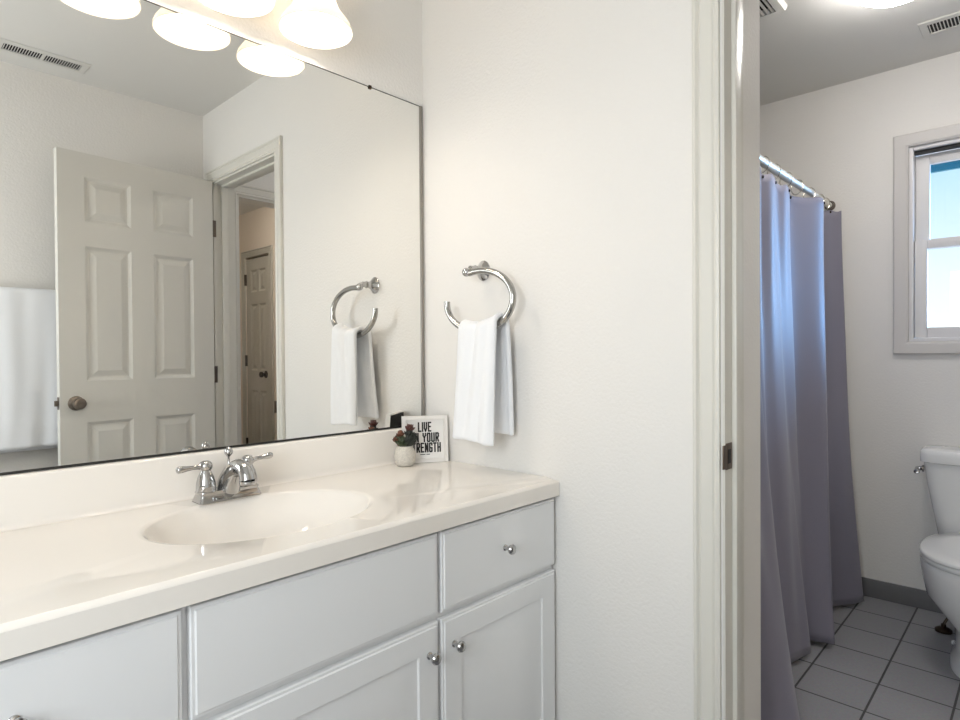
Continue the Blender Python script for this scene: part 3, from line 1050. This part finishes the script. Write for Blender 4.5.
rosette('green_rosette', pp(-0.006, -0.012, 0.064), (-0.1, -0.2, 1), 11, 0.030, M['leaf_green'])
rosette('green_rosette', pp(0.012, -0.008, 0.066), (0.15, -0.15, 1), 11, 0.034, M['leaf_dark'])
rosette('green_rosette', pp(0.021, 0.004, 0.080), (0.3, -0.1, 1), 10, 0.026, M['leaf_dark'])
rosette('green_rosette', pp(-0.015, 0.002, 0.070), (-0.2, -0.1, 1), 10, 0.030, M['leaf_green'])
rosette('red_rosette', pp(-0.014, 0.000, 0.092), (-0.05, 0.0, 1), 9, 0.021, M['leaf_brown'])['label'] = 'brownish-red rosette'
rosette('green_rosette', pp(0.012, 0.002, 0.092), (0.15, -0.1, 1), 9, 0.024, M['leaf_dark'])
rosette('red_rosette', pp(0.014, 0.002, 0.110), (0.15, -0.1, 1), 9, 0.023, M['leaf_red'])['label'] = 'dark red rosette'
rosette('red_rosette', pp(-0.025, -0.004, 0.078), (-0.4, -0.1, 1), 8, 0.018, M['leaf_brown'])

# ------------------------------------------------------------------ bath towel on the wall facing the mirror
tb = thing('towel_bar', 'chrome towel bar under a white bath towel beside the open door', 'towel bar', (-0.92, YD, 1.455))
mb = MB()
mb.tube([(-1.26, -1.748, 1.455), (-0.560, -1.748, 1.455)], 0.008, 14)
mb.build('bar', M['chrome'], tb)
for x in (-1.25, -0.570):
    mb = MB()
    mb.lathe([(0.024, 0.0008), (0.024, 0.004), (0.012, 0.012), (0.010, 0.050), (0.014, 0.058), (0.013, 0.076), (0.004, 0.080)], (x, YD, 1.455), n=20, mx=Matrix(((1, 0, 0), (0, 0, 1), (0, -1, 0))))
    mb.build('bracket', M['chrome'], tb)


def bath_towel():
    prof = []
    for k in range(40):
        z = 0.770 + (1.455 - 0.770) * k / 39
        prof.append((-1.7300, z, 0.0, k / 39))
    for k in range(1, 8):
        a = PI * k / 8
        prof.append((-1.748 + 0.018 * math.cos(a), 1.455 + 0.016 * math.sin(a), k / 8, 1.0))
    for k in range(40):
        z = 1.455 - (1.455 - 0.752) * k / 39
        prof.append((-1.766, z, 1.0, 1 - k / 39))
    G = []
    NU = 60
    for y, z, b, v in prof:
        row = []
        for i in range(NU + 1):
            u = i / NU
            x = -1.17 + (0.575) * u
            amp = (0.3 + 0.7 * (1 - v)) * (1 if b < 0.5 else 0.15)
            w = amp * (0.0040 * math.sin(u * 24 + 1.5 * v) + 0.0025 * math.sin(u * 41 - 2 * v))
            band = 0.003 * sum(math.exp(-((z - q) / 0.004) ** 2) for q in (0.845, 0.858, 0.871, 0.884)) if b < 0.5 else 0
            row.append((x + 0.006 * math.sin(v * 5), y + w + band, z - (0.010 * (1 - u) * (1 - v) if b < 0.5 else 0)))
        G.append(row)
    return MB().sheet(G)


bt = bath_towel().build('bath_towel', M['towel'], angle=70)
tag(bt, 'white bath towel hanging on the bar beside the open six-panel door', 'towel')
solidify(bt, 0.008)

# ------------------------------------------------------------------ ceiling vents, fan and bath light


def register(name, label, cx, cy, lx, ly, along, n, gap_mid):
    """Flat ceiling register lx by ly; slots run across `along`."""
    t = thing(name, label, 'vent', (cx, cy, ZC))
    z0 = ZC - 0.0005
    mb = MB()
    b = 0.028
    hx, hy = lx / 2, ly / 2
    loops = [[(cx - hx + i, cy - hy + i, z0 - d), (cx + hx - i, cy - hy + i, z0 - d), (cx + hx - i, cy + hy - i, z0 - d), (cx - hx + i, cy + hy - i, z0 - d)]
             for i, d in ((0, 0), (0, 0.002), (0.004, 0.005), (b, 0.006), (b, 0.0012))]
    mb.rings(loops, False, False)
    mb.build('frame', M['vent'], t, angle=30)
    MB().box(cx - hx + b, cx + hx - b, cy - hy + b, cy + hy - b, z0 - 0.0012, z0).build('backing', M['vent_slot_shade'], t, smooth=False)  # dark sheet painted in for the shade behind the slats
    L = (lx if along == 'X' else ly) - 2 * b
    for k in range(n):
        p = -L / 2 + L * (k + 0.5) / n
        hw = L / n * 0.15
        mb = MB()
        if along == 'X':
            mb.box(cx + p - hw, cx + p + hw, cy - hy + b, cy + hy - b, z0 - 0.0050, z0 - 0.0038)
        else:
            mb.box(cx - hx + b, cx + hx - b, cy + p - hw, cy + p + hw, z0 - 0.0050, z0 - 0.0038)
        mb.build('slat', M['vent'], t, smooth=False)
    if gap_mid:
        mb = MB()
        if along == 'X':
            mb.box(cx - 0.006, cx + 0.006, cy - hy + b, cy + hy - b, z0 - 0.006, z0 - 0.0014)
        else:
            mb.box(cx - hx + b, cx + hx - b, cy - 0.006, cy + 0.006, z0 - 0.006, z0 - 0.0014)
        mb.build('divider', M['vent'], t, smooth=False)


register('ceiling_vent', 'slotted white ceiling vent near the wall facing the mirror', -0.752, -1.628, 0.335, 0.124, 'X', 30, True)
register('ceiling_vent', 'slotted white ceiling vent above the bathroom window', 1.664, -1.32, 0.146, 0.305, 'Y', 22, True)

fan = thing('exhaust_fan', 'louvred white exhaust fan grille on the bathroom ceiling above the curtain', 'exhaust fan', (0.94, -0.68, ZC))
fx0, fx1, fy0, fy1 = 0.78, 1.085, -0.835, -0.53
z0 = ZC - 0.0005
mb = MB()
loops = [[(fx0 + i, fy0 + i, z0 - d), (fx1 - i, fy0 + i, z0 - d), (fx1 - i, fy1 - i, z0 - d), (fx0 + i, fy1 - i, z0 - d)]
         for i, d in ((0, 0), (0, 0.006), (0.006, 0.022), (0.030, 0.026), (0.032, 0.004))]
mb.rings(loops, False, False)
mb.build('grille_frame', M['fan_rust'] if False else M['vent'], fan, angle=30)
MB().box(fx0 + 0.031, fx1 - 0.031, fy0 + 0.031, fy1 - 0.031, z0 - 0.004, z0).build('backing', M['vent_slot_shade'], fan, smooth=False)  # shade of the fan opening put in as a dark sheet
for k in range(14):
    y = fy0 + 0.040 + k * (fy1 - fy0 - 0.08) / 13
    mb = MB()
    mb.box(fx0 + 0.031, fx1 - 0.031, y - 0.0045, y + 0.0045, z0 - 0.0245, z0 - 0.0225)
    mb.build('slat', M['vent'], fan, smooth=False)

cl = thing('ceiling_light', 'round white glowing dome light on the bathroom ceiling', 'ceiling light', (1.115, -1.178, ZC))
mb = MB()
mb.lathe([(0.150, ZC - 0.0005), (0.150, ZC - 0.016), (0.142, ZC - 0.022)], (1.115, -1.178, 0), n=40)
mb.build('base', M['vent'], cl)
mb = MB()
mb.lathe([(0.141, ZC - 0.023), (0.139, ZC - 0.040), (0.125, ZC - 0.062), (0.098, ZC - 0.080), (0.060, ZC - 0.092), (0.020, ZC - 0.097), (0.004, ZC - 0.0975)], (1.115, -1.178, 0), n=40)
mb.build('glass_dome', M['dome'], cl, angle=80)

hl = thing('hall_fill_light', 'added unseen dome light filling the dark hall', 'ceiling light', (0.55, -2.75, ZC))  # lamp added out of view to brighten the hall in the mirror
mb = MB()
mb.lathe([(0.12, ZC - 0.0005), (0.12, ZC - 0.02), (0.09, ZC - 0.055), (0.04, ZC - 0.07), (0.004, ZC - 0.072)], (0.55, -2.75, 0), n=24)
mb.build('glass_dome', M['hall_fill_glow'], hl, angle=80)

# ------------------------------------------------------------------ shower rod, rings, curtain
RY, RZ = -0.766, 1.888
rod = thing('shower_rod', 'brushed metal shower rod across the bath alcove', 'curtain rod', (1.1, RY, RZ))
mb = MB()
mb.tube([(0.234, RY, RZ), (1.35, RY, RZ)], 0.0165, 20)
mb.build('tube', M['rod'], rod, angle=60)
mb = MB()
mb.tube([(1.34, RY, RZ), (1.986, RY, RZ)], 0.0140, 20)
mb.build('inner_tube', M['rod'], rod, angle=60)
for x, s in ((0.232, 1), (XW - 0.001, -1)):
    mb = MB()
    mb.lathe([(0.024, 0.0), (0.024, 0.006), (0.019, 0.010), (0.0175, 0.022)], (x, RY, RZ), n=24, mx=Matrix(((0, 0, s), (1, 0, 0), (0, s, 0))))
    mb.build('flange', M['pewter'] if s < 0 else M['nickel'], rod, angle=40)

# plan of the curtain at the rod, half way and at the hem: (x, y)
TOPP = [(0.26, -.770), (.30, -.750), (.36, -.785), (.42, -.745), (.50, -.790), (.57, -.745), (.65, -.790), (.72, -.745), (.80, -.792), (.87, -.748),
        (.94, -.785), (.995, -.758), (1.06, -.785), (1.13, -.776), (1.20, -.758), (1.26, -.778), (1.34, -.768), (1.43, -.733), (1.58, -.822), (1.665, -.812), (1.70, -.795), (1.76, -.785),
        (1.82, -.758), (1.88, -.790), (1.935, -.826)]
HEMP = [(0.26, -.880), (.29, -.850), (.33, -.910), (.38, -.860), (.42, -.900), (.46, -.940), (.50, -.990), (.57, -1.02), (.67, -.985), (.73, -.920),
        (.82, -.870), (.94, -.845), (1.04, -.868), (1.10, -.880), (1.165, -.893), (1.20, -.850), (1.258, -.858), (1.275, -.900), (1.295, -.944), (1.36, -.885), (1.46, -.890), (1.58, -.835), (1.676, -.848), (1.785, -.913), (1.845, -.935)]


def curtain_grid():
    n = len(TOPP)
    S = 8
    tp = [(p.x, p.y) for p in bez([(a, b, 0) for a, b in TOPP], (n - 1) * S + 1)]
    hp = [(p.x, p.y) for p in bez([(a, b, 0) for a, b in HEMP], (n - 1) * S + 1)]
    G = []
    NV = 56
    zt, zb = 1.846, 0.022
    for v in range(NV + 1):
        f = v / NV
        e = f ** 1.7
        row = []
        for i in range(len(tp)):
            sag = 0.007 * math.sin(i / S * PI * 1.0) ** 2 * (1 - f) ** 8
            x = tp[i][0] + (hp[i][0] - tp[i][0]) * e
            y = tp[i][1] + (hp[i][1] - tp[i][1]) * e
            y += 0.004 * math.sin(i * 0.31 + f * 7) * f * (1 - f) * 4
            zz = zt + (zb - zt) * f
            y += 0.0035 * math.exp(-((zz - 1.02) / 0.007) ** 2) + 0.003 * math.exp(-((zz - 0.52) / 0.007) ** 2)   # packet creases
            row.append((x, y, zt + (zb - zt) * f - sag))
        G.append(row)
    return G


cg = curtain_grid()
mb = MB().sheet(cg)
sc_ = mb.build('shower_curtain', M['curtain'], angle=80)
tag(sc_, 'grey-lilac shower curtain hanging from the rod to the tiled floor', 'curtain')
solidify(sc_, 0.0016)

ring_lab = 'metal curtain ring on the shower rod above the grey-lilac curtain'
RX = [0.40, 0.52, 0.64, 0.76, 0.88, 1.02, 1.15, 1.30, 1.45, 1.63, 1.78, 1.88]


def near_top(x):
    row = cg[0]
    return min(row, key=lambda p: abs(p[0] - x))


ordn = ['first', 'second', 'third', 'fourth', 'fifth', 'sixth', 'seventh', 'eighth', 'ninth', 'tenth', 'eleventh', 'twelfth']
for k, x in enumerate(RX):
    t = thing('curtain_ring', 'shower curtain ring, %s along the rod from the window wall' % ordn[len(RX) - 1 - k], 'curtain ring', (x, RY, RZ - 0.02), 'curtain rings on the shower rod')
    px, py, pz = near_top(x)
    mb = MB()
    P = []
    for i in range(25):
        a = 2 * PI * i / 24
        P.append((x + 0.012 * math.sin(a), RY + 0.0235 * math.cos(a), RZ - 0.0125 + 0.0340 * math.sin(a)))
    mb.tube(P, 0.0017, 8, caps=False)
    mb.build('loop', M['nickel'], t)
    mb = MB()
    mb.ball((px, py - 0.003, pz - 0.010), 0.004, 10, 8, sz=1.6)
    mb.build('grommet_bead', M['bronze'], t)

# ------------------------------------------------------------------ toilet
TY = -1.396
toi = thing('toilet', 'white two-piece toilet with closed lid under the bathroom window', 'toilet', (1.6, TY, 0))


def sup(cx, cy, hx, hy, z, e=2.6, n=48, front=1.0):
    """Plan loop; +x is the wall side. front<1 pinches the wall end."""
    L = []
    for i in range(n):
        a = 2 * PI * i / n
        c, s = math.cos(a), math.sin(a)
        x = hx * math.copysign(abs(c) ** (2 / e), c)
        y = hy * math.copysign(abs(s) ** (2 / e), s)
        L.append((cx + x, cy + y * (1 - (1 - front) * (x / hx + 1) / 2), z))
    return L


mb = MB()
mb.rings([sup(1.876, TY, 0.078, 0.172, 0.375, 5), sup(1.876, TY, 0.082, 0.186, 0.385, 5), sup(1.876, TY, 0.086, 0.198, 0.46, 6), sup(1.876, TY, 0.092, 0.222, 0.60, 7),
          sup(1.876, TY, 0.095, 0.234, 0.695, 7)])
mb.build('tank', M['porcelain'], toi, angle=50)
mb = MB()
mb.rings([sup(1.875, TY, 0.098, 0.238, 0.6965, 7), sup(1.875, TY, 0.104, 0.246, 0.699, 7), sup(1.875, TY, 0.105, 0.248, 0.730, 7), sup(1.875, TY, 0.102, 0.245, 0.745, 7),
          sup(1.875, TY, 0.094, 0.236, 0.752, 7), sup(1.875, TY, 0.05, 0.19, 0.7545, 5)])
mb.build('tank_lid', M['porcelain'], toi, angle=50)
# bowl and pedestal: front end at x 1.27
mb = MB()
mb.rings([sup(1.60, TY, 0.275, 0.118, 0.0008, 2.6), sup(1.60, TY, 0.275, 0.116, 0.02, 2.6), sup(1.60, TY, 0.255, 0.100, 0.06, 2.6), sup(1.59, TY, 0.252, 0.104, 0.15, 2.5), sup(1.575, TY, 0.262, 0.152, 0.205, 2.4),
          sup(1.555, TY, 0.272, 0.190, 0.26, 2.35), sup(1.535, TY, 0.274, 0.200, 0.32, 2.3), sup(1.53, TY, 0.272, 0.206, 0.365, 2.3), sup(1.53, TY, 0.270, 0.206, 0.385, 2.3), sup(1.53, TY, 0.266, 0.201, 0.392, 2.3),
          sup(1.53, TY, 0.20, 0.13, 0.392, 2.3)])
mb.box(1.70, 1.90, TY - 0.145, TY + 0.145, 0.27, 0.374, 0.02, 3)
mb.build('bowl', M['porcelain'], toi, angle=60)
mb = MB()
mb.rings([sup(1.515, TY, 0.254, 0.199, 0.3935, 2.3), sup(1.515, TY, 0.258, 0.204, 0.397, 2.3), sup(1.515, TY, 0.259, 0.205, 0.407, 2.3), sup(1.515, TY, 0.255, 0.201, 0.412, 2.3), sup(1.515, TY, 0.20, 0.13, 0.412, 2.3)])
mb.build('seat', M['porcelain'], toi, angle=60)
mb = MB()
mb.rings([sup(1.515, TY, 0.256, 0.203, 0.4145, 2.3), sup(1.515, TY, 0.260, 0.207, 0.4165, 2.3), sup(1.515, TY, 0.260, 0.207, 0.4235, 2.3), sup(1.515, TY, 0.253, 0.200, 0.4285, 2.3), sup(1.515, TY, 0.20, 0.14, 0.4310, 2.3), sup(1.515, TY, 0.08, 0.05, 0.4318, 2.3)])
mb.build('seat_lid', M['porcelain'], toi, angle=60)
mb = MB()
hy_ = TY + 0.2335
mb.lathe([(0.015, 0.0), (0.015, 0.006), (0.009, 0.009), (0.008, 0.020)], (1.825, hy_, 0.664), n=18, mx=Matrix(((1, 0, 0), (0, 0, 1), (0, -1, 0))))
mb.tube([(1.834, hy_ + 0.022, 0.664), (1.815, hy_ + 0.022, 0.664), (1.792, hy_ + 0.021, 0.661), (1.772, hy_ + 0.019, 0.656), (1.766, hy_ + 0.018, 0.655)], [0.007, 0.0095, 0.009, 0.011, 0.005], 14)
fh = mb.build('flush_handle', M['chrome'], toi)
fh['label'] = 'chrome flush handle'
for s in (1, -1):
    MB().ball((1.62, TY + s * 0.108, 0.022), 0.014, 14, 8, sz=0.8).build('bolt_cap', M['porcelain'], toi)

sv = thing('supply_valve', 'dark water supply valve on the floor behind the toilet bowl', 'valve', (1.77, -1.236, 0))
mb = MB()
mb.lathe([(0.030, 0.0006), (0.030, 0.010), (0.018, 0.018), (0.009, 0.020), (0.009, 0.032), (0.004, 0.034)], (1.77, -1.236, 0), n=20)
mb.build('valve_body', M['bronze'], sv)
mb = MB()
mb.tube(bez([(1.77, -1.236, 0.030), (1.795, -1.262, 0.10), (1.85, -1.265, 0.22), (1.88, -1.262, 0.3735)], 16), 0.005, 10)
mb.build('supply_hose', M['bronze'], sv)
